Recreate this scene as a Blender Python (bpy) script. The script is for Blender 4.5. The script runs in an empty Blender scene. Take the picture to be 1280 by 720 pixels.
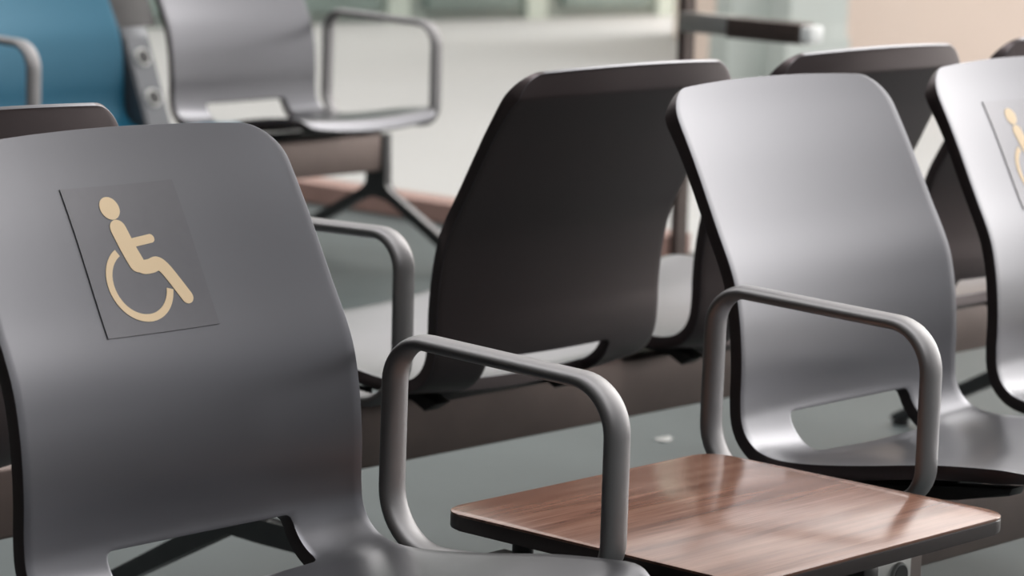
import bpy, bmesh, math, random
from mathutils import Vector, Matrix

random.seed(7)
SC = bpy.context.scene
COL = SC.collection
PI = math.pi

# ------------------------------------------------------------------ materials
def new_mat(name):
    m = bpy.data.materials.new(name); m.use_nodes = True
    nt = m.node_tree; nt.nodes.clear()
    out = nt.nodes.new('ShaderNodeOutputMaterial')
    return m, nt, out

def principled(name, col, rough=.5, metal=0., spec=.5, coat=0., coat_rough=.1, noise=0., nscale=60., bump=0., bscale=300.):
    m, nt, out = new_mat(name)
    p = nt.nodes.new('ShaderNodeBsdfPrincipled')
    p.inputs['Base Color'].default_value = (*col, 1)
    p.inputs['Roughness'].default_value = rough
    p.inputs['Metallic'].default_value = metal
    p.inputs['Specular IOR Level'].default_value = spec
    p.inputs['Coat Weight'].default_value = coat
    p.inputs['Coat Roughness'].default_value = coat_rough
    nt.links.new(p.outputs[0], out.inputs[0])
    tc = nt.nodes.new('ShaderNodeTexCoord')
    if noise:
        n = nt.nodes.new('ShaderNodeTexNoise'); n.inputs['Scale'].default_value = nscale; n.inputs['Detail'].default_value = 5
        nt.links.new(tc.outputs['Object'], n.inputs['Vector'])
        r = nt.nodes.new('ShaderNodeValToRGB')
        r.color_ramp.elements[0].position = .3; r.color_ramp.elements[1].position = .7
        r.color_ramp.elements[0].color = (*[c * (1 - noise) for c in col], 1)
        r.color_ramp.elements[1].color = (*[min(1, c * (1 + noise)) for c in col], 1)
        nt.links.new(n.outputs['Fac'], r.inputs[0]); nt.links.new(r.outputs[0], p.inputs['Base Color'])
    if bump:
        n2 = nt.nodes.new('ShaderNodeTexNoise'); n2.inputs['Scale'].default_value = bscale
        nt.links.new(tc.outputs['Object'], n2.inputs['Vector'])
        b = nt.nodes.new('ShaderNodeBump'); b.inputs['Strength'].default_value = bump; b.inputs['Distance'].default_value = .001
        nt.links.new(n2.outputs['Fac'], b.inputs['Height']); nt.links.new(b.outputs[0], p.inputs['Normal'])
    return m

def shell_material(name, col, metal, rough):
    """moulded seat shell: satin metallic-grey skin with faint smears that change the gloss"""
    m, nt, out = new_mat(name)
    p = nt.nodes.new('ShaderNodeBsdfPrincipled')
    p.inputs['Base Color'].default_value = (*col, 1); p.inputs['Metallic'].default_value = metal
    tc = nt.nodes.new('ShaderNodeTexCoord'); mp = nt.nodes.new('ShaderNodeMapping')
    mp.inputs['Scale'].default_value = (7, 1.2, 1.2)
    n = nt.nodes.new('ShaderNodeTexNoise'); n.inputs['Scale'].default_value = 1.1; n.inputs['Detail'].default_value = 0
    nt.links.new(tc.outputs['Object'], mp.inputs[0]); nt.links.new(mp.outputs[0], n.inputs['Vector'])
    mr = nt.nodes.new('ShaderNodeMapRange')
    mr.inputs[1].default_value = 0; mr.inputs[2].default_value = 1
    mr.inputs[3].default_value = rough - .012; mr.inputs[4].default_value = rough + .012
    nt.links.new(n.outputs['Fac'], mr.inputs[0]); nt.links.new(mr.outputs[0], p.inputs['Roughness'])
    nt.links.new(p.outputs[0], out.inputs[0])
    return m

def wood_material(name):
    m, nt, out = new_mat(name)
    p = nt.nodes.new('ShaderNodeBsdfPrincipled')
    tc = nt.nodes.new('ShaderNodeTexCoord'); mp = nt.nodes.new('ShaderNodeMapping')
    mp.inputs['Scale'].default_value = (1.1, 13, 1)          # the grain runs along the row
    n = nt.nodes.new('ShaderNodeTexNoise'); n.inputs['Scale'].default_value = 2.6; n.inputs['Detail'].default_value = 8; n.inputs['Roughness'].default_value = .6
    n.inputs['Distortion'].default_value = .25
    nt.links.new(tc.outputs['Object'], mp.inputs[0]); nt.links.new(mp.outputs[0], n.inputs['Vector'])
    r = nt.nodes.new('ShaderNodeValToRGB'); e = r.color_ramp.elements
    e[0].position = .3; e[0].color = (.15, .070, .050, 1)
    e[1].position = .72; e[1].color = (.37, .215, .16, 1)
    k = e.new(.5); k.color = (.27, .14, .10, 1)
    nt.links.new(n.outputs['Fac'], r.inputs[0])
    n2 = nt.nodes.new('ShaderNodeTexNoise'); n2.inputs['Scale'].default_value = 9; n2.inputs['Detail'].default_value = 6
    mp2 = nt.nodes.new('ShaderNodeMapping'); mp2.inputs['Scale'].default_value = (1.2, 34, 1)
    nt.links.new(tc.outputs['Object'], mp2.inputs[0]); nt.links.new(mp2.outputs[0], n2.inputs['Vector'])
    mx = nt.nodes.new('ShaderNodeMixRGB'); mx.blend_type = 'MULTIPLY'; mx.inputs[0].default_value = .35
    r2 = nt.nodes.new('ShaderNodeValToRGB'); r2.color_ramp.elements[0].position = .35; r2.color_ramp.elements[1].position = .6
    r2.color_ramp.elements[0].color = (.45, .4, .38, 1)
    nt.links.new(n2.outputs['Fac'], r2.inputs[0])
    nt.links.new(r.outputs[0], mx.inputs[1]); nt.links.new(r2.outputs[0], mx.inputs[2])
    nt.links.new(mx.outputs[0], p.inputs['Base Color'])
    p.inputs['Roughness'].default_value = .19
    p.inputs['Coat Weight'].default_value = 0
    nt.links.new(p.outputs[0], out.inputs[0])
    return m

def glass_material(name, tint=(.95, .955, .945), refl=.05):
    m, nt, out = new_mat(name)
    t = nt.nodes.new('ShaderNodeBsdfTransparent'); t.inputs[0].default_value = (*tint, 1)
    g = nt.nodes.new('ShaderNodeBsdfGlossy'); g.inputs['Roughness'].default_value = .02
    mx = nt.nodes.new('ShaderNodeMixShader'); mx.inputs[0].default_value = refl
    nt.links.new(t.outputs[0], mx.inputs[1]); nt.links.new(g.outputs[0], mx.inputs[2]); nt.links.new(mx.outputs[0], out.inputs[0])
    return m

M = {}
M['shell'] = shell_material('grey_shell', (.158, .159, .172), .8, .292)
M['shell_blue'] = shell_material('blue_shell', (.012, .115, .19), .2, .38)
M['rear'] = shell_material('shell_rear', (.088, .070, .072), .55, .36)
M['sign'] = principled('sign_plate', (.146, .145, .156), rough=.29, metal=.8, noise=.02)
M['icon'] = principled('icon_cream', (.78, .59, .36), rough=.5)
M['arm'] = principled('arm_satin_grey', (.235, .23, .235), rough=.44, metal=.55, bump=.05, bscale=900)
M['bracket'] = principled('cast_dark', (.045, .042, .042), rough=.45, metal=.2, noise=.15, nscale=40)
M['beam'] = principled('beam_brown_grey', (.19, .145, .13), rough=.42, metal=.45, noise=.10, nscale=9)
M['leg'] = principled('leg_dark', (.10, .098, .10), rough=.36, metal=.6, noise=.08, nscale=30)
M['rubber'] = principled('black_rubber', (.02, .02, .02), rough=.7, noise=.1)
M['wood'] = wood_material('table_walnut')
M['edge'] = principled('table_edge_band', (.020, .011, .010), rough=.4, noise=.15, nscale=120)
M['socket'] = principled('socket_plate', (.62, .62, .60), rough=.35, metal=.2, noise=.04)
M['post'] = principled('post_grey', (.12, .125, .135), rough=.4, metal=.5, noise=.05)
M['hole'] = principled('socket_hole', (.012, .012, .012), rough=.5, noise=.1)
M['floor'] = principled('floor_grey_green', (.086, .103, .104), rough=.5, spec=.2, noise=.06, nscale=3.5)
M['wall'] = principled('wall_paint', (.26, .245, .235), rough=.85, noise=.02, nscale=2)
M['clad'] = principled('wall_cladding_dark', (.085, .08, .078), rough=.7, noise=.05, nscale=2)
M['ceil'] = principled('ceiling_paint', (.45, .44, .43), rough=.9, noise=.02, nscale=2)
M['frame'] = principled('frame_brown', (.10, .075, .068), rough=.45, metal=.3, noise=.08)
M['handle'] = principled('handle_bronze', (.075, .056, .05), rough=.4, metal=.5, noise=.08)
M['steel'] = principled('brushed_steel', (.42, .41, .39), rough=.35, metal=.7, noise=.05)
M['cap'] = principled('white_cap', (.8, .82, .82), rough=.3, noise=.03)
M['stile'] = principled('stile_pink_beige', (.60, .40, .32), rough=.6, noise=.05, nscale=4)
M['skirt'] = principled('skirting_terracotta', (.40, .25, .215), rough=.55, noise=.08, nscale=8)
M['glass'] = glass_material('clear_glass', refl=.03)
M['dimming'] = glass_material('dimming_glass', tint=(.52, .53, .54), refl=.03)  # made-up darkened glass, weakens the light that reaches the left chair
M['ground'] = principled('forecourt_concrete', (.54, .54, .535), rough=.85, noise=.05, nscale=.6)
M['pink'] = principled('facade_pink', (.95, .80, .71), rough=.85, noise=.05, nscale=.7)
M['greycol'] = principled('column_grey_green', (.60,.65,.63), rough=.7, noise=.06, nscale=2)
M['green'] = principled('facade_green', (.36, .42, .395), rough=.6, noise=.1, nscale=1.2)
M['greenglass'] = principled('facade_glass', (.23, .30, .28), rough=.5, noise=.2, nscale=1)
M['paleband'] = principled('facade_pale', (.60, .68, .62), rough=.8, noise=.06, nscale=1)
M['paper'] = principled('paper', (.62, .62, .6), rough=.8, noise=.05)

# ------------------------------------------------------------------ helpers
def link(name, bm, mat, parent=None, smooth=True, angle=35, loc=(0, 0, 0)):
    me = bpy.data.meshes.new(name)
    bmesh.ops.recalc_face_normals(bm, faces=bm.faces[:])
    bm.to_mesh(me); bm.free()
    if mat: me.materials.append(mat)
    if smooth:
        me.polygons.foreach_set('use_smooth', [True] * len(me.polygons))
        me.set_sharp_from_angle(angle=math.radians(angle))
    o = bpy.data.objects.new(name, me); COL.objects.link(o)
    o.location = loc
    if parent: o.parent = parent
    return o

def tag(o, label=None, cat=None, group=None, kind=None):
    if label: o['label'] = label
    if cat: o['category'] = cat
    if group: o['group'] = group
    if kind: o['kind'] = kind
    return o

def thing(name, label, cat, loc=(0, 0, 0), rz=0, group=None):
    o = bpy.data.objects.new(name, None); COL.objects.link(o)
    o.empty_display_size = .1
    o.location = loc; o.rotation_euler = (0, 0, rz)
    return tag(o, label, cat, group)

def struct(name, bm, mat, parent=None, smooth=False):
    o = link(name, bm, mat, parent, smooth)
    if not parent: o['kind'] = 'structure'
    return o

def box(bm, x0, x1, y0, y1, z0, z1, bev=0, seg=2):
    vs = [bm.verts.new((x, y, z)) for x in (x0, x1) for y in (y0, y1) for z in (z0, z1)]
    F = [(0, 1, 3, 2), (4, 6, 7, 5), (0, 4, 5, 1), (2, 3, 7, 6), (0, 2, 6, 4), (1, 5, 7, 3)]
    fs = [bm.faces.new([vs[i] for i in f]) for f in F]
    if bev:
        es = {e for f in fs for e in f.edges}
        bmesh.ops.bevel(bm, geom=list(es), offset=bev, segments=seg, profile=.5, affect='EDGES')
    return fs

def boxm(*a, **k):
    bm = bmesh.new(); box(bm, *a, **k); return bm

def prism(bm, pts, axis, a, b, bev=0, seg=2):
    """extrude a closed 2-D outline; axis 'x': pts are (y,z); axis 'z': pts are (x,y)"""
    def P(p, t):
        return (t, p[0], p[1]) if axis == 'x' else (p[0], p[1], t)
    v0 = [bm.verts.new(P(p, a)) for p in pts]; v1 = [bm.verts.new(P(p, b)) for p in pts]
    n = len(pts)
    f0 = bm.faces.new(v0); f1 = bm.faces.new(v1[::-1])
    for i in range(n): bm.faces.new((v0[i], v1[i], v1[(i + 1) % n], v0[(i + 1) % n]))
    if bev:
        es = list(f0.edges) + list(f1.edges)
        bmesh.ops.bevel(bm, geom=es, offset=bev, segments=seg, profile=.5, affect='EDGES')
    big = [f for f in bm.faces if len(f.verts) > 4]
    bmesh.ops.triangulate(bm, faces=big, ngon_method='EAR_CLIP')

def cyl(bm, c, axis, r, h, n=24, r2=None):
    """closed cylinder starting at c, going h along axis ('x','y','z' or a vector)"""
    ax = {'x': Vector((1, 0, 0)), 'y': Vector((0, 1, 0)), 'z': Vector((0, 0, 1))}.get(axis) if isinstance(axis, str) else Vector(axis).normalized()
    q = ax.to_track_quat('Z', 'Y').to_matrix()
    r2 = r if r2 is None else r2
    c = Vector(c)
    a = [bm.verts.new(c + q @ Vector((r * math.cos(2 * PI * i / n), r * math.sin(2 * PI * i / n), 0))) for i in range(n)]
    b = [bm.verts.new(c + q @ Vector((r2 * math.cos(2 * PI * i / n), r2 * math.sin(2 * PI * i / n), h))) for i in range(n)]
    bm.faces.new(a[::-1]); bm.faces.new(b)
    for i in range(n): bm.faces.new((a[i], a[(i + 1) % n], b[(i + 1) % n], b[i]))

def catmull(pts, n):
    out = []
    P = [pts[0]] + list(pts) + [pts[-1]]
    for i in range(1, len(P) - 2):
        p0, p1, p2, p3 = [Vector(p) for p in P[i - 1:i + 3]]
        for k in range(n):
            t = k / n
            out.append(.5 * ((2 * p1) + (-p0 + p2) * t + (2 * p0 - 5 * p1 + 4 * p2 - p3) * t * t + (-p0 + 3 * p1 - 3 * p2 + p3) * t ** 3))
    out.append(Vector(pts[-1]))
    return out

# ------------------------------------------------------------------ the seat shell
# centre line of the front surface (y, z), from the seat's front lip to the top of the backrest
PROFILE = [(-.470, .418), (-.461, .4275), (-.443, .4300), (-.410, .4290), (-.32, .4190), (-.22, .4015), (-.15, .3905), (-.10, .385),
           (-.06, .3845), (-.026, .393), (-.002, .412), (.011, .438), (.0150, .472), (.0150, .505), (.0175, .545), (.0240, .590), (.0370, .636),
           (.070, .699), (.114, .783), (.155, .853), (.166, .872)]
CURVE = catmull([(a, b, 0) for a, b in PROFILE], 24)
CURVE = [(p.x, p.y) for p in CURVE]
ARC = [0.]
for i in range(1, len(CURVE)): ARC.append(ARC[-1] + math.hypot(CURVE[i][0] - CURVE[i - 1][0], CURVE[i][1] - CURVE[i - 1][1]))
S_END = ARC[-1]

def prof(s):
    if s >= S_END:
        (a, b), (c, d) = CURVE[-2], CURVE[-1]; L = math.hypot(c - a, d - b); k = (s - S_END) / L
        return c + (c - a) * k, d + (d - b) * k
    if s <= 0:
        (a, b), (c, d) = CURVE[0], CURVE[1]; L = math.hypot(c - a, d - b); k = s / L
        return a + (c - a) * k, b + (d - b) * k
    lo, hi = 0, len(ARC) - 1
    while hi - lo > 1:
        m = (lo + hi) // 2
        if ARC[m] <= s: lo = m
        else: hi = m
    k = (s - ARC[lo]) / (ARC[hi] - ARC[lo])
    return CURVE[lo][0] + (CURVE[hi][0] - CURVE[lo][0]) * k, CURVE[lo][1] + (CURVE[hi][1] - CURVE[lo][1]) * k

def prof_n(s):
    a = prof(s - .004); b = prof(s + .004); t = Vector((b[0] - a[0], b[1] - a[1])).normalized()
    return (-t.y, t.x)        # towards the sitter

def s_start():
    return ARC[24 * 11]

def s_of_z(z, lo=.0):
    lo, hi = s_start(), S_END + .02
    for _ in range(50):
        m = (lo + hi) / 2
        if prof(m)[1] < z: lo = m
        else: hi = m
    return lo

W0, W_TOP = .256, .250
R_TOP, R_FRONT = .050, .055
ARCH_TOP, ARCH_FRONT = .018, .016

def half_width(s):
    sm = s_of_z(.62)
    w = W0 if s < sm else W0 + (W_TOP - W0) * min(1, (s - sm) / (S_END - sm))
    if s > S_END - R_TOP:
        q = s - (S_END - R_TOP); w = w - R_TOP + math.sqrt(max(0, R_TOP ** 2 - q * q))
    if s < R_FRONT:
        q = R_FRONT - s; w = w - R_FRONT + math.sqrt(max(0, R_FRONT ** 2 - q * q))
    return w

def dish(s):
    """how far the sides stand forward of the middle"""
    return .0152

def surf(x, s, off=0.):
    u = max(-1.1, min(1.1, x / .25))
    e = dish(s) * u * u
    y, z = prof(s); n = prof_n(s)
    return Vector((x, y + n[0] * (e + off), z + n[1] * (e + off)))

SLOT_HW, SLOT_R = .141, .010
SLOT_A = None

def build_shell_bm():
    global SLOT_A
    # arc position of the slot: from the seat's rear to the foot of the backrest
    s_lo = min(range(len(CURVE)), key=lambda i: abs(CURVE[i][0] + .040) + (10 if CURVE[i][1] > .42 else 0)); s_lo = ARC[s_lo]
    s_hi = s_of_z(.4275)
    SLOT_A = (s_lo, s_hi)
    rows = []
    s = 0.
    for i in range(8): rows.append(R_FRONT * (1 - math.cos(PI / 2 * i / 8)) if False else R_FRONT * (i / 8) ** 1.8)
    s = R_FRONT
    def fill(a, b, d):
        n = max(1, round((b - a) / d)); return [a + (b - a) * i / n for i in range(n)]
    rows += fill(R_FRONT, s_lo - .02, .014) + fill(s_lo - .02, s_lo, .005) + fill(s_lo, s_hi, .0038) + fill(s_hi, s_hi + .02, .005)
    rows += fill(s_hi + .02, S_END - R_TOP, .012)
    rows += sorted([S_END - R_TOP + R_TOP * math.sin(PI / 2 * i / 12) for i in range(13)] + [S_END - .0305, S_END - .0275])
    xs = set()
    for i in range(21): xs.add(round(-SLOT_HW * .86 + SLOT_HW * 1.72 * i / 20, 5))
    for k in (1., .975, .95, .925, .9): xs.add(round(SLOT_HW * k, 5)); xs.add(round(-SLOT_HW * k, 5))
    for k in (.15, .3, .45, .6, .75, .88, 1.):
        xs.add(round(SLOT_HW + (W0 - SLOT_HW) * k, 5)); xs.add(round(-SLOT_HW - (W0 - SLOT_HW) * k, 5))
    xs = sorted(xs); nx, ny = len(xs), len(rows)
    co = {}
    for j, s in enumerate(rows):
        w = half_width(s)
        for i, x in enumerate(xs):
            # keep the middle columns straight, squeeze only the flanks where the outline rounds
            ax = abs(x)
            inner = min(SLOT_HW, W0 - .08)
            xx = ax if ax <= inner else inner + (ax - inner) / (W0 - inner) * (w - inner)
            co[i, j] = [math.copysign(xx, x), s]
    # the slot
    ca, cb = (s_lo + s_hi) / 2, (s_hi - s_lo) / 2
    def sdf(x, s):
        qx, qy = abs(x - .007) - SLOT_HW + SLOT_R, abs(s - ca) - cb + SLOT_R
        return math.hypot(max(qx, 0), max(qy, 0)) + min(max(qx, qy), 0) - SLOT_R
    keep = {}
    for j in range(ny - 1):
        for i in range(nx - 1):
            mx = sum(co[a][0] for a in ((i, j), (i + 1, j), (i, j + 1), (i + 1, j + 1))) / 4
            ms = sum(co[a][1] for a in ((i, j), (i + 1, j), (i, j + 1), (i + 1, j + 1))) / 4
            keep[i, j] = sdf(mx, ms) > 0
    for j in range(1, ny - 1):
        for i in range(1, nx - 1):
            adj = [keep.get(q) for q in ((i, j), (i - 1, j), (i, j - 1), (i - 1, j - 1))]
            if any(adj) and not all(adj):
                x, s = co[i, j]
                for _ in range(12):
                    d = sdf(x, s); h = 1e-5
                    gx, gs = (sdf(x + h, s) - d) / h, (sdf(x, s + h) - d) / h
                    L = max(1e-6, gx * gx + gs * gs); x -= d * gx / L; s -= d * gs / L
                co[i, j] = [x, s]
    def thick(s):
        t = .019
        k = S_END - .029
        if s > k - .09: t += .005 * min(1, (s - k + .09) / .09) ** 1.5
        if s > k: t += (.0065 - .024) * min(1, (s - k) / .028)
        if s < .05: t = .009 + (.019 - .009) * (max(0, s) / .05)
        return t
    bm = bmesh.new()
    fv, bv = {}, {}
    for (i, j), (x, s) in co.items():
        u = x / .25
        st = s
        k = (s - (S_END - .16)) / .16
        if k > 0: st += ARCH_TOP * (1 - u * u) * k * k
        k = (.2 - s) / .2
        if k > 0: st -= ARCH_FRONT * (1 - u * u) * k * k
        used = any(keep.get(q) for q in ((i, j), (i - 1, j), (i, j - 1), (i - 1, j - 1)))
        if not used: continue
        fv[i, j] = bm.verts.new(surf(x, st)); bv[i, j] = bm.verts.new(surf(x, st, -thick(s)))
    edges = {}
    for (i, j), kq in keep.items():
        if not kq: continue
        q = [(i, j), (i + 1, j), (i + 1, j + 1), (i, j + 1)]
        bm.faces.new([fv[a] for a in q]); bm.faces.new([bv[a] for a in q[::-1]]).material_index = 1
        for a, b in zip(q, q[1:] + q[:1]):
            key = (min(a, b), max(a, b)); edges.setdefault(key, []).append((a, b))
    rim = []
    for key, l in edges.items():
        if len(l) == 1:
            a, b = l[0]
            bm.faces.new((fv[b], fv[a], bv[a], bv[b])).material_index = 0 if a[1] == b[1] == ny - 1 else 1
            rim.append((fv[a], fv[b])); rim.append((bv[a], bv[b]))
    bm.edges.ensure_lookup_table()
    es = [bm.edges.get(r) for r in rim]
    bmesh.ops.recalc_face_normals(bm, faces=bm.faces[:])
    bmesh.ops.bevel(bm, geom=es, offset=.0022, segments=3, profile=.5, affect='EDGES', clamp_overlap=True, material=0)
    return bm

# ------------------------------------------------------------------ armrest: flat oval tube bent into a loop
ARM_DX = .313
def arm_bm(x, big=False):
    ZT = .034 if big else 0
    zt_r, zt_f, zb, zbf = ZT + .634, ZT + .624, .372, .398
    yf, yr = (-.395, .014) if big else (-.349, .004)
    corners = [((yr, zb), .075), ((yr - .002, zt_r), .052), ((yf, zt_f), .060), ((yf, zbf), .050)]
    path = []
    n = len(corners)
    for i in range(n):
        P = Vector(corners[i][0]); r = corners[i][1]
        A = Vector(corners[i - 1][0]); B = Vector(corners[(i + 1) % n][0])
        da, db = (A - P).normalized(), (B - P).normalized()
        ang = math.acos(max(-1, min(1, da.dot(db)))); d = r / math.tan(ang / 2)
        c = P + (da + db).normalized() * (r / math.sin(ang / 2))
        p0, p1 = P + da * d, P + db * d
        v0, v1 = p0 - c, p1 - c
        a0 = math.atan2(v0.y, v0.x); a1 = math.atan2(v1.y, v1.x)
        while a1 - a0 > PI: a1 -= 2 * PI
        while a1 - a0 < -PI: a1 += 2 * PI
        for k in range(13): 
            a = a0 + (a1 - a0) * k / 12
            path.append(c + Vector((math.cos(a), math.sin(a))) * r)
    bm = bmesh.new(); rings = []
    hw, ht, m = .0205, .0095, 26
    for i, p in enumerate(path):
        t = (path[(i + 1) % len(path)] - path[i - 1]).normalized(); nn = Vector((t.y, -t.x))
        ring = []
        for k in range(m):
            a = 2 * PI * k / m; ca, sa = math.cos(a), math.sin(a)
            ex = 2 / 2.15
            px = hw * math.copysign(abs(ca) ** ex, ca); pn = ht * math.copysign(abs(sa) ** ex, sa)
            q = p + nn * pn
            ring.append(bm.verts.new((x + px, q.x, q.y)))
        rings.append(ring)
    L = len(rings)
    for i in range(L):
        a, b = rings[i], rings[(i + 1) % L]
        for k in range(m): bm.faces.new((a[k], a[(k + 1) % m], b[(k + 1) % m], b[k]))
    return bm

def arm_bracket_bm(x):
    """short tongue that carries the loop's bottom bar on the beam"""
    s = -1 if x > 0 else 1
    bm = bmesh.new()
    box(bm, min(x, x + s * .085), max(x, x + s * .085), -.202, -.138, .3512, .376, bev=.004)
    return bm

# ------------------------------------------------------------------ seat bracket under the shell
BEAM_Y, BEAM_Z0, BEAM_Z1, BEAM_D = -.17, .249, .350, .03
def bracket_bm():
    bm = bmesh.new()
    for sx in (-1, 1):
        x0, x1 = (sx * .150 - .016, sx * .150 + .016)
        prism(bm, [(-.385, .402), (-.30, .390), (-.17, .370), (-.085, .3635), (-.062, .354), (-.09, .338), (-.116, .3550), (-.21, .3550), (-.30, .372), (-.38, .391)], 'x', x0, x1, bev=.003)
    prism(bm, [(-.27, .384), (-.20, .373), (-.10, .362), (-.10, .346), (-.122, .3550), (-.205, .3550), (-.26, .370)], 'x', -.134, .134, bev=.003)
    return bm

# ------------------------------------------------------------------ wheelchair sign laid on the backrest
SIGN_W, SIGN_H = .168, .180
def sign_bm(cx, s_top, off):
    bm = bmesh.new(); nx, ny = 10, 10; g = {}
    for j in range(ny + 1):
        for i in range(nx + 1):
            x = cx - SIGN_W / 2 + SIGN_W * i / nx; s = s_top - SIGN_H * j / ny
            g[i, j] = (bm.verts.new(surf(x, s, off)), bm.verts.new(surf(x, s, .0002)))
    for j in range(ny):
        for i in range(nx):
            q = [(i, j), (i + 1, j), (i + 1, j + 1), (i, j + 1)]
            bm.faces.new([g[a][0] for a in q]); bm.faces.new([g[a][1] for a in q[::-1]])
    loop = [(i, 0) for i in range(nx)] + [(nx, j) for j in range(ny)] + [(i, ny) for i in range(nx, 0, -1)] + [(0, j) for j in range(ny, 0, -1)]
    for a, b in zip(loop, loop[1:] + loop[:1]): bm.faces.new((g[a][0], g[a][1], g[b][1], g[b][0]))
    return bm

def icon_bm(cx, s_top, off):
    """person in a wheelchair; flat strokes laid on the sign. coordinates in metres from the sign's top left"""
    bm = bmesh.new()
    def P(x, y, o): return surf(cx - SIGN_W / 2 + x * .965, s_top - y * .95, o)
    def stroke(pts, w, cap=True, z=off):
        pts = [Vector((*p, 0)) for p in pts]
        L, Rr = [], []
        for i, p in enumerate(pts):
            t = (pts[min(i + 1, len(pts) - 1)] - pts[max(i - 1, 0)]).normalized(); n = Vector((-t.y, t.x, 0)) * w / 2
            L.append(p + n); Rr.append(p - n)
        out = list(L)
        if cap:
            t = (pts[-1] - pts[-2]).normalized(); a0 = math.atan2(t.y, t.x)
            out += [pts[-1] + Vector((math.cos(a0 + PI / 2 - PI * k / 10), math.sin(a0 + PI / 2 - PI * k / 10), 0)) * w / 2 for k in range(1, 10)]
        back = Rr[::-1]
        caps = []
        if cap:
            t = (pts[0] - pts[1]).normalized(); a0 = math.atan2(t.y, t.x)
            caps = [pts[0] + Vector((math.cos(a0 + PI / 2 - PI * k / 10), math.sin(a0 + PI / 2 - PI * k / 10), 0)) * w / 2 for k in range(1, 10)]
        # body strip
        for i in range(len(pts) - 1):
            q = [L[i], L[i + 1], Rr[i + 1], Rr[i]]
            bm.faces.new([bm.verts.new(P(v.x, v.y, z)) for v in q])
        if cap:
            endc = [L[-1]] + out[len(L):] + [Rr[-1]]; bm.faces.new([bm.verts.new(P(v.x, v.y, z)) for v in endc])
            stc = [Rr[0]] + caps + [L[0]]; bm.faces.new([bm.verts.new(P(v.x, v.y, z)) for v in stc])
    def bez(p, n=8): return [(q.x, q.y) for q in catmull([(a, b, 0) for a, b in p], n)]
    # head
    c = (.0645, .0292)
    bm.faces.new([bm.verts.new(P(c[0] + .0148 * math.cos(2 * PI * k / 32), c[1] + .0148 * math.sin(2 * PI * k / 32), off)) for k in range(32)])
    # trunk, seat and leg
    stroke([(.0672, .0565), (.0705, .072), (.0745, .088), (.0785, .1005)], .0245)
    stroke(bez([(.0780, .0985), (.0850, .1062), (.0980, .1065), (.1095, .1045), (.1185, .1120), (.1290, .1310), (.1385, .1500)]), .0180)
    # arm
    stroke([(.0780, .0755), (.1110, .0722)], .0112)
    # wheel: an arc from behind the trunk round to the shin
    cxw, cyw, r = .0735, .1258, .0444
    a0, a1 = math.radians(-116), math.radians(-345)
    stroke([(cxw + r * math.cos(a0 + (a1 - a0) * k / 48), cyw + r * math.sin(a0 + (a1 - a0) * k / 48)) for k in range(49)], .0096, cap=False)
    bmesh.ops.remove_doubles(bm, verts=bm.verts[:], dist=1e-6)
    # give the print a little body
    for f in bm.faces[:]: f.normal_update()
    ret = bmesh.ops.extrude_face_region(bm, geom=bm.faces[:])
    vs = [v for v in ret['geom'] if isinstance(v, bmesh.types.BMVert)]
    n = prof_n(s_top - SIGN_H / 2)
    bmesh.ops.translate(bm, verts=vs, vec=Vector((0, -n[0], -n[1])) * .0004)
    return bm

# ------------------------------------------------------------------ chairs
SHELL = None; BRACKET = None; ARMS = {}
def chair(label, x, y, rz=0, blue=False, arm=None, sign=None, group=None, big=False):
    """arm: 'left'/'right' as the sitter sees... -1 / +1 in chair x; sign: x offset of the plate"""
    global SHELL, BRACKET
    t = thing('airport_chair', label, 'chair', (x, y, 0), rz, group)
    if SHELL is None:
        SHELL = link('shell', build_shell_bm(), M['shell'], t, angle=50); sh = SHELL
        SHELL.data.materials.append(M['rear'])
        BRACKET = link('seat_bracket', bracket_bm(), M['bracket'], t); br = BRACKET
    else:
        sh = SHELL.copy(); COL.objects.link(sh); sh.parent = t
        if blue:
            sh.data = SHELL.data.copy(); sh.data.materials.clear(); sh.data.materials.append(M['shell_blue']); sh.data.materials.append(M['rear']); sh['label'] = 'blue shell'
        br = BRACKET.copy(); COL.objects.link(br); br.parent = t
    if arm:
        if (arm, big) not in ARMS:
            a = link('armrest', arm_bm(arm * (.360 if big and arm < 0 else ARM_DX), big), M['arm'], t, angle=60)
            b = link('mounting_tongue', arm_bracket_bm(arm * (.360 if big and arm < 0 else ARM_DX)), M['bracket'], a)
            ARMS[arm, big] = (a, b)
        else:
            a0, b0 = ARMS[arm, big]
            a = a0.copy(); COL.objects.link(a); a.parent = t
            b = b0.copy(); COL.objects.link(b); b.parent = a
    if sign is not None:
        st = s_of_z(.825)
        p = link('accessibility_sign', sign_bm(sign, st, .0012), M['sign'], sh); p['label'] = 'square grey sign plate'
        i = link('wheelchair_symbol', icon_bm(sign, st, .0017), M['icon'], p, smooth=False); i['label'] = 'cream wheelchair symbol'
    return t

P = .62
BY = .590                      # the rear row is the front row turned round about y = BY/2
def back(x): return dict(x=x, y=BY, rz=PI)
G1 = 'grey chairs of the front row'
G2 = 'grey chairs of the rear row seen from behind'
chair('grey shell chair with a cream wheelchair symbol, left of the wooden table', -P, 0, arm=1, sign=-.013, group=G1)
chair('shiny grey shell chair right of the wooden table, with no symbol', P, 0, arm=-1, group=G1)
chair('grey chair cut by the right frame edge, wheelchair symbol half visible', 2 * P, 0, sign=-.042, group=G1)
chair('dark chair back peeping out behind the top left of the symbol chair', **back(-P), group=G2)
chair('large dark chair back in the middle, seen from behind, armrest on its left', **back(P), arm=1, group=G2)
chair('dark chair back behind the shiny grey chair, in front of the pink facade', **back(2 * P), group=G2)
chair('dark chair back of which only a corner shows at the right frame edge', **back(3 * P), group=G2)
CX, CY = 2.737, 3.54
G3 = 'chairs of the far row by the window'
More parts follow.
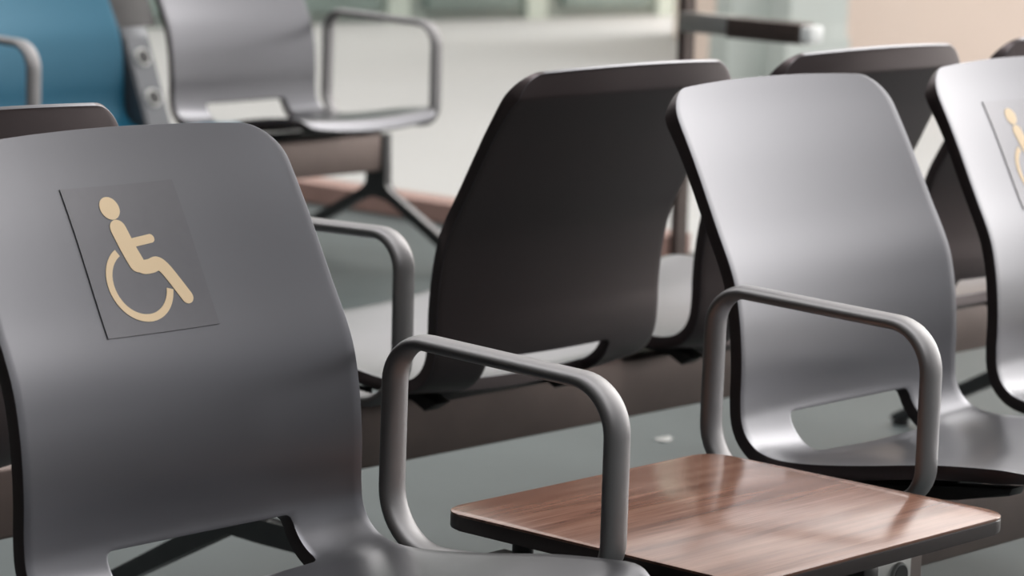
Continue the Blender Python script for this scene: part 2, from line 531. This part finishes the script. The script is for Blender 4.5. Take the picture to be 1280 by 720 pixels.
chair('blurred grey chair at the end of the far row by the window', CX, CY, arm=1, group=G3, big=True)
chair('blue chair in the far row at the top left', CX - .68, CY, blue=True, arm=-1, group=G3, big=True)

# ------------------------------------------------------------------ beams with legs
def leg_profile():
    """inverted V in the y-z plane about the beam axis"""
    return [(-.034, .3495), (-.036, .212), (-.050, .196), (-.374, .032), (-.380, .014), (-.374, .010), (-.345, .010), (-.325, .018), (-.070, .156),
            (-.040, .172), (0, .178), (.040, .172), (.070, .156), (.325, .018), (.345, .010), (.374, .010), (.380, .014), (.374, .032), (.050, .196), (.036, .212), (.034, .3495)]
def tie_profile(ya, yb):
    """frame of a back to back bench: a low tie between the two beams and a leg splayed out on either side"""
    h = [(-.040, .208), (-.036, .250), (.040, .250), (.042, .200), (.372, .024), (.382, .012), (.376, .010), (.350, .010), (.330, .018), (.020, .178), (-.04, .174)]
    return [(ya - a, z) for a, z in h] + [(yb + a, z) for a, z in h[::-1]]
def bar(t, c, x0, x1, y):
    b = link('beam_bar', boxm(x0 - c, x1 - c, y - BEAM_D, y + BEAM_D, BEAM_Z0, BEAM_Z1, bev=.006, seg=3), M['beam'], t)
    for xe, k in ((x0 - c, -1), (x1 - c, 1)):
        link('end_cap', boxm(min(xe, xe + k * .006), max(xe, xe + k * .006), y - BEAM_D + .002, y + BEAM_D - .002, BEAM_Z0 + .002, BEAM_Z1 - .002, bev=.002), M['rubber'], b)
    return b
def legs(t, c, xs, prof2d, feet):
    for lx in xs:
        bm = bmesh.new(); prism(bm, prof2d, 'x', lx - c - .012, lx - c + .012, bev=.002, seg=2)
        l = link('leg_frame', bm, M['leg'], t)
        for y in feet:
            b2 = bmesh.new(); cyl(b2, (lx - c, y, 0), 'z', .017, .0115)
            link('rubber_foot', b2, M['rubber'], l)
YA, YB = BEAM_Y, BY - BEAM_Y
c = .45
t = thing('bench_frame', 'brown grey beams and dark legs carrying the two back to back rows', 'bench frame', (c, 0, 0))
bar(t, c, -1.80, 2.70, YA); bar(t, c, -1.80, 2.70, YB)
legs(t, c, (-1.70, .155, 2.35), tie_profile(YA, YB), (YA - .36, YB + .36))
bx = link('socket_box', boxm(.19 - c, .465 - c, -.243, YA - BEAM_D - .0005, .205, .3485, bev=.004), M['beam'], t)
pl = link('socket_plate', boxm(.215 - c, .432 - c, -.2475, -.2432, .225, .2945, bev=.0015), M['socket'], bx)
for xx in (.245, .404):
    b = bmesh.new(); cyl(b, (xx - c, -.2475, .268), (0, -1, 0), .0185, .004, n=32, r2=.0165); link('socket_ring', b, M['socket'], pl)
    b = bmesh.new(); cyl(b, (xx - c, -.2512, .268), (0, -1, 0), .0145, .0012, n=32); link('socket_hole', b, M['hole'], pl)
c = 1.75
t = thing('bench_frame', 'blurred beam with splayed dark legs under the far row', 'bench frame', (c, CY + BEAM_Y, 0))
bar(t, c, .45, CX + .315, 0)
legs(t, c, (.45 - .0195, CX + .3345), leg_profile(), (-.36, .36))

# ------------------------------------------------------------------ wooden tables between the chairs
def rrect(x0, x1, y0, y1, r, n=8):
    o = []
    for cx, cy, a0 in ((x1 - r, y1 - r, 0), (x0 + r, y1 - r, 90), (x0 + r, y0 + r, 180), (x1 - r, y0 + r, 270)):
        for k in range(n + 1):
            a = math.radians(a0 + 90 * k / n); o.append((cx + r * math.cos(a), cy + r * math.sin(a)))
    return o
def table(label, y, rz):
    t = thing('side_table', label, 'table', (0, y, 0), rz, None)
    hx, y0, y1, zt, r = .262, -.511, -.032, .42, .036
    bm = bmesh.new(); prism(bm, rrect(-hx, hx, y0, y1, r), 'z', zt - .003, zt, bev=.001, seg=2); link('tabletop', bm, M['wood'], t, angle=30)
    bm = bmesh.new(); prism(bm, rrect(-hx, hx, y0, y1, r), 'z', zt - .0205, zt - .003, bev=.002, seg=2); link('edge_band', bm, M['edge'], t, angle=30)['label'] = 'dark brown edge of the table'
    for bx in (-.21, .07):
        s = link('support_bar', boxm(bx - .016, bx + .016, -.44, -.08, .3505, .370, bev=.003), M['bracket'], t)
        for yy in (-.37, -.125):
            b = bmesh.new(); cyl(b, (bx, yy, .3695), 'z', .013, .0305); link('spacer', b, M['bracket'], s)
    return t
table('walnut brown wooden side table between two armrests, front row', 0, 0)

# ------------------------------------------------------------------ socket post in the far row
t = thing('socket_post', 'slanted grey socket post between the blue chair and the far grey chair', 'socket post', (CX - .374, CY, 0))
bm = bmesh.new()
prism(bm, [(-.100, .352), (.020, .637), (.027, .644), (.085, .644), (.090, .637), (.05, .45), (.01, .352)], 'x', -.043, .043, bev=.004)
link('post_body', bm, M['post'], t)
fd = Vector((0, .120, .285)).normalized(); fn = Vector((0, -.285, .120)).normalized()
bm = bmesh.new()
o0 = Vector((0, -.100, .352))
pts = [(o0 + fd * (.302 * b) + Vector((a, 0, 0))) for a, b in ((-.037, .08), (.037, .08), (.037, .96), (-.037, .96))]
va = [bm.verts.new(p + fn * .004) for p in pts]; vb = [bm.verts.new(p - fn * .002) for p in pts]
bm.faces.new(va); bm.faces.new(vb[::-1])
for i in range(4): bm.faces.new((va[i], vb[i], vb[(i + 1) % 4], va[(i + 1) % 4]))
bp = bmesh.new(); prism(bp, [(.040, .6445), (.085, .6445), (.195, .862), (.150, .868)], 'x', -.043, .095, bev=.006)
link('back_panel', bp, M['bracket'], t)['label'] = 'dark upper panel'
face = link('face_plate', bm, M['post'], t, smooth=False)
for b in (.78, .42):
    c = o0 + fd * (.302 * b) + fn * .0035
    bm = bmesh.new(); cyl(bm, c, fn, .025, .006, n=28, r2=.023); link('socket_ring', bm, M['socket'], face)
    bm = bmesh.new(); cyl(bm, c + fn * .005, fn, .0185, .0022, n=28); link('socket_hole', bm, M['hole'], face)

# ------------------------------------------------------------------ the room
X0, X1, Y0, Y1, ZC = -9., 3.77, -9., 12., 5.0
YC, YG = -2.6, -7.6      # the glass ends here, a solid wall follows
struct('floor', boxm(X0, X1 + .14, Y0, Y1, -.12, 0), M['floor'])
struct('ceiling', boxm(X0 - .2, X1 + .14, Y0 - .2, Y1 + .2, ZC, ZC + .2), M['ceil'])
struct('wall_left', boxm(X0 - .2, X0, Y0 - .2, Y1 + .2, -.12, ZC), M['wall'])
struct('wall_front', boxm(X0, X1 + .14, Y0 - .2, Y0, -.12, ZC), M['wall'])
struct('wall_back', boxm(X0, X1 + .14, Y1, Y1 + .2, -.12, ZC), M['wall'])
# window wall along the right side: low terracotta skirting, glass bays, slim mullions
DOOR0, DOOR1 = .85, 2.905
struct('baseboard_right', boxm(X1 - .03, X1 + .10, DOOR1 + .015, Y1, 0, .062, bev=.004), M['skirt'])
struct('baseboard_right_front', boxm(X1 - .03, X1 + .10, YG, DOOR0 - .03, 0, .062, bev=.004), M['skirt'])
struct('wall_right', boxm(X1, X1 + .14, Y0, YG, 0, ZC), M['clad'])
struct('trim_1', boxm(X1 - .01, X1 + .07, YG, Y1, ZC - .25, ZC), M['frame'])
bays = [(YG, -5.1), (-5.1, YC), (YC, DOOR0 - .03), (DOOR1 + .015, 6.4), (6.4, 9.2), (9.2, Y1)]
for k, (a, b) in enumerate(bays):
    w = bpy.data.objects.new('window_%d' % (k + 1), None); COL.objects.link(w); w.location = (X1, (a + b) / 2, 0); w['kind'] = 'structure'
    L = (b - a) / 2
    link('glass_pane', boxm(.024, .036, -L + .014, L - .014, .062, ZC - .25), M['glass'] if a >= YC else M['dimming'], w, smooth=False)  # unseen bays get the added dimming panes
    for e in (-1, 1):
        if abs((a + b) / 2 + e * L - DOOR1) < .05: continue      # the door frame closes this side
        link('mullion', boxm(0, .06, e * L - (.028 if e > 0 else 0), e * L + (.028 if e < 0 else 0), .062, ZC - .25), M['frame'], w, smooth=False)
d = bpy.data.objects.new('door_1', None); COL.objects.link(d); d.location = (X1, (DOOR0 + DOOR1) / 2, 0); d['kind'] = 'structure'
DL = (DOOR1 - DOOR0) / 2
link('glass_pane', boxm(.024, .036, -DL, DL - .014, .01, ZC - .25), M['glass'], d, smooth=False)
link('door_frame', boxm(.004, .044, DL - .014, DL + .014, 0, ZC - .25), M['frame'], d, smooth=False)['label'] = 'dark brown door frame'
link('door_frame', boxm(-.012, .06, -DL - .028, -DL, 0, ZC - .25), M['frame'], d, smooth=False)
hz = .660
h = link('handle_bracket', boxm(-.028, .012, DL - .213, DL - .014, hz - .027, hz + .027, bev=.004), M['steel'], d)
h2 = link('door_handle', boxm(-.075, -.002, DL - .458, DL - .214, hz - .028, hz + .028, bev=.006), M['handle'], h)
h2['label'] = 'dark bronze door handle'
link('end_cap', boxm(-.068, -.008, DL - .493, DL - .4585, hz - .022, hz + .022, bev=.006), M['cap'], h2)['label'] = 'white end cap'

SCRAP = (1.84, 1.335)
# ------------------------------------------------------------------ a scrap of paper on the floor
bm = bmesh.new(); n = 5
g = {}
for j in range(n + 1):
    for i in range(n + 1):
        g[i, j] = bm.verts.new(((i / n - .5) * .034 + random.uniform(-.003, .003), (j / n - .5) * .026 + random.uniform(-.003, .003), .0006 + random.random() * .007 * (1 if 0 < i < n and 0 < j < n else .4)))
for j in range(n):
    for i in range(n): bm.faces.new((g[i, j], g[i + 1, j], g[i + 1, j + 1], g[i, j + 1]))
ret = bmesh.ops.extrude_face_region(bm, geom=bm.faces[:])
bmesh.ops.translate(bm, verts=[v for v in ret['geom'] if isinstance(v, bmesh.types.BMVert)], vec=(0, 0, .0006))
tag(link('paper_scrap', bm, M['paper'], smooth=False, loc=(SCRAP[0], SCRAP[1], 0)), 'tiny pale scrap of crumpled paper lying on the grey floor behind the wooden table', 'litter')

# ------------------------------------------------------------------ outside
struct('ground', boxm(X1 + .14, 60, -40, 60, -.14, -.02), M['ground'])

def rbox(name, mat, c, d, length, depth, z1, z0=-.02, parent=None, kind=None):
    """box standing on the ground: starts at point c, runs along direction d"""
    d = Vector((d[0], d[1], 0)).normalized(); n = Vector((-d.y, d.x, 0))
    bm = bmesh.new()
    p = [Vector((c[0], c[1], 0)), Vector((c[0], c[1], 0)) + d * length]
    p += [p[1] + n * depth, p[0] + n * depth]
    a = [bm.verts.new((q.x, q.y, z0)) for q in p]; b = [bm.verts.new((q.x, q.y, z1)) for q in p]
    bm.faces.new(a[::-1]); bm.faces.new(b)
    for k in range(4): bm.faces.new((a[k], a[(k + 1) % 4], b[(k + 1) % 4], b[k]))
    return link(name, bm, mat, parent, smooth=False)
gb = thing('building', 'blurred grey green building beyond the forecourt, behind the far grey chair', 'building', (0, 0, 0))
D = (2.23, -.42)
rbox('wall', M['green'], (4.6, 10.45), D, 6.9, 2.5, 4, parent=gb)
for k in range(7):
    c = Vector((4.6, 10.45)) + Vector(D).normalized() * (.35 + k * .95) - Vector((.42, 2.23)).normalized() * .06
    rbox('window', M['greenglass'], c, D, .62, .05, 2.6, z0=.05, parent=gb)
    c2 = c + Vector(D).normalized() * .68
    rbox('pilaster', M['paleband'], c2, D, .14, .12, 3.9, parent=gb)
pb = thing('building', 'blurred pink facade outside behind the door handle and the right chairs', 'building', (0, 0, 0))
V = (.66, -.75)
rbox('wall', M['pink'], (8.79, 6.955), V, 5.2, 2.0, 5, parent=pb)
cb = thing('column', 'blurred grey green column outside, just beneath the dark door handle', 'column', (0, 0, 0))
rbox('shaft', M['greycol'], (8.33, 6.33), (.33, -.19), .20, .2, 4.2, parent=cb); rbox('base', M['greycol'], (8.315, 6.335), (.33, -.19), .23, .23, .2, parent=cb)
cb = thing('column', 'blurred grey green column outside, right of the white cap of the door handle', 'column', (0, 0, 0))
rbox('shaft', M['greycol'], (8.36, 6.02), (.243, -.137), .28, .3, 4.2, parent=cb); rbox('base', M['greycol'], (8.345, 6.025), (.243, -.137), .31, .33, .2, parent=cb)
# ------------------------------------------------------------------
# ------------------------------------------------------------------ camera
cam = bpy.data.cameras.new('camera'); co = bpy.data.objects.new('camera', cam); COL.objects.link(co)
RM = [(0.67370336, -0.73840289, 0.0297483), (0.09665294, 0.12795015, 0.98705976), (0.73265407, 0.66211022, -0.15756925)]
m = Matrix(((RM[0][0], RM[1][0], -RM[2][0]), (RM[0][1], RM[1][1], -RM[2][1]), (RM[0][2], RM[1][2], -RM[2][2])))
co.matrix_world = Matrix.Translation((-2.98953442, -2.60647555, 1.29283118)) @ m.to_4x4()
cam.sensor_width = 36; cam.lens = 3959.32 * 36 / 1280
cam.clip_start = .05; cam.clip_end = 300
cam.dof.use_dof = True; cam.dof.focus_distance = 3.75; cam.dof.aperture_fstop = 6.3
SC.camera = co

# ------------------------------------------------------------------ light
w = bpy.data.worlds.new('sky'); SC.world = w; w.use_nodes = True
nt = w.node_tree; nt.nodes.clear()
ow = nt.nodes.new('ShaderNodeOutputWorld'); bg = nt.nodes.new('ShaderNodeBackground')
# overcast sky that brightens towards the sun behind thin cloud
SUN_AZ, SUN_EL = math.radians(2), math.radians(21)
tcn = nt.nodes.new('ShaderNodeTexCoord'); sx = nt.nodes.new('ShaderNodeSeparateXYZ'); cxy = nt.nodes.new('ShaderNodeCombineXYZ'); nz = nt.nodes.new('ShaderNodeVectorMath'); nz.operation = 'NORMALIZE'
dt = nt.nodes.new('ShaderNodeVectorMath'); dt.operation = 'DOT_PRODUCT'
dt.inputs[1].default_value = (math.cos(SUN_AZ), math.sin(SUN_AZ), 0)
mx0 = nt.nodes.new('ShaderNodeMath'); mx0.operation = 'MAXIMUM'; mx0.inputs[1].default_value = 0
pw = nt.nodes.new('ShaderNodeMath'); pw.operation = 'POWER'; pw.inputs[1].default_value = 13
el = nt.nodes.new('ShaderNodeMapRange'); el.interpolation_type = 'SMOOTHSTEP'      # the glow dies away towards the zenith
el.inputs[1].default_value = .62; el.inputs[2].default_value = .88; el.inputs[3].default_value = 1; el.inputs[4].default_value = 0
ml = nt.nodes.new('ShaderNodeMath'); ml.operation = 'MULTIPLY'
ma = nt.nodes.new('ShaderNodeMath'); ma.operation = 'MULTIPLY_ADD'; ma.inputs[1].default_value = 7.2; ma.inputs[2].default_value = 2.1
L_ = nt.links.new
L_(tcn.outputs['Generated'], sx.inputs[0]); L_(sx.outputs[0], cxy.inputs[0]); L_(sx.outputs[1], cxy.inputs[1]); L_(cxy.outputs[0], nz.inputs[0])
L_(nz.outputs[0], dt.inputs[0]); L_(dt.outputs['Value'], mx0.inputs[0]); L_(mx0.outputs[0], pw.inputs[0])
L_(sx.outputs[2], el.inputs[0]); L_(pw.outputs[0], ml.inputs[0]); L_(el.outputs[0], ml.inputs[1]); L_(ml.outputs[0], ma.inputs[0]); L_(ma.outputs[0], bg.inputs[1])
bg.inputs[0].default_value = (1, .96, .95, 1)
nt.links.new(bg.outputs[0], ow.inputs[0])

for k in range(1):
    l = bpy.data.lights.new('ceiling_fill', 'AREA'); l.shape = 'RECTANGLE'; l.size = 1.6; l.size_y = 16  # added fill light that brightens the chairs from above, no known luminaire
    l.energy = 400; l.color = (1, .985, .98)
    lo = bpy.data.objects.new('ceiling_fill', l); COL.objects.link(lo); lo.location = (1.1, -.5, ZC - .02)

SC.view_settings.view_transform = 'Standard'; SC.view_settings.look = 'None'
SC.view_settings.gamma = 1; SC.view_settings.use_curve_mapping = False
SC.view_settings.exposure = 0
SC.cycles.use_denoising = True
SC.cycles.max_bounces = 8; SC.cycles.diffuse_bounces = 4; SC.cycles.glossy_bounces = 4; SC.cycles.transparent_max_bounces = 12
SC.cycles.caustics_reflective = False; SC.cycles.caustics_refractive = False
SC.cycles.sample_clamp_indirect = 6
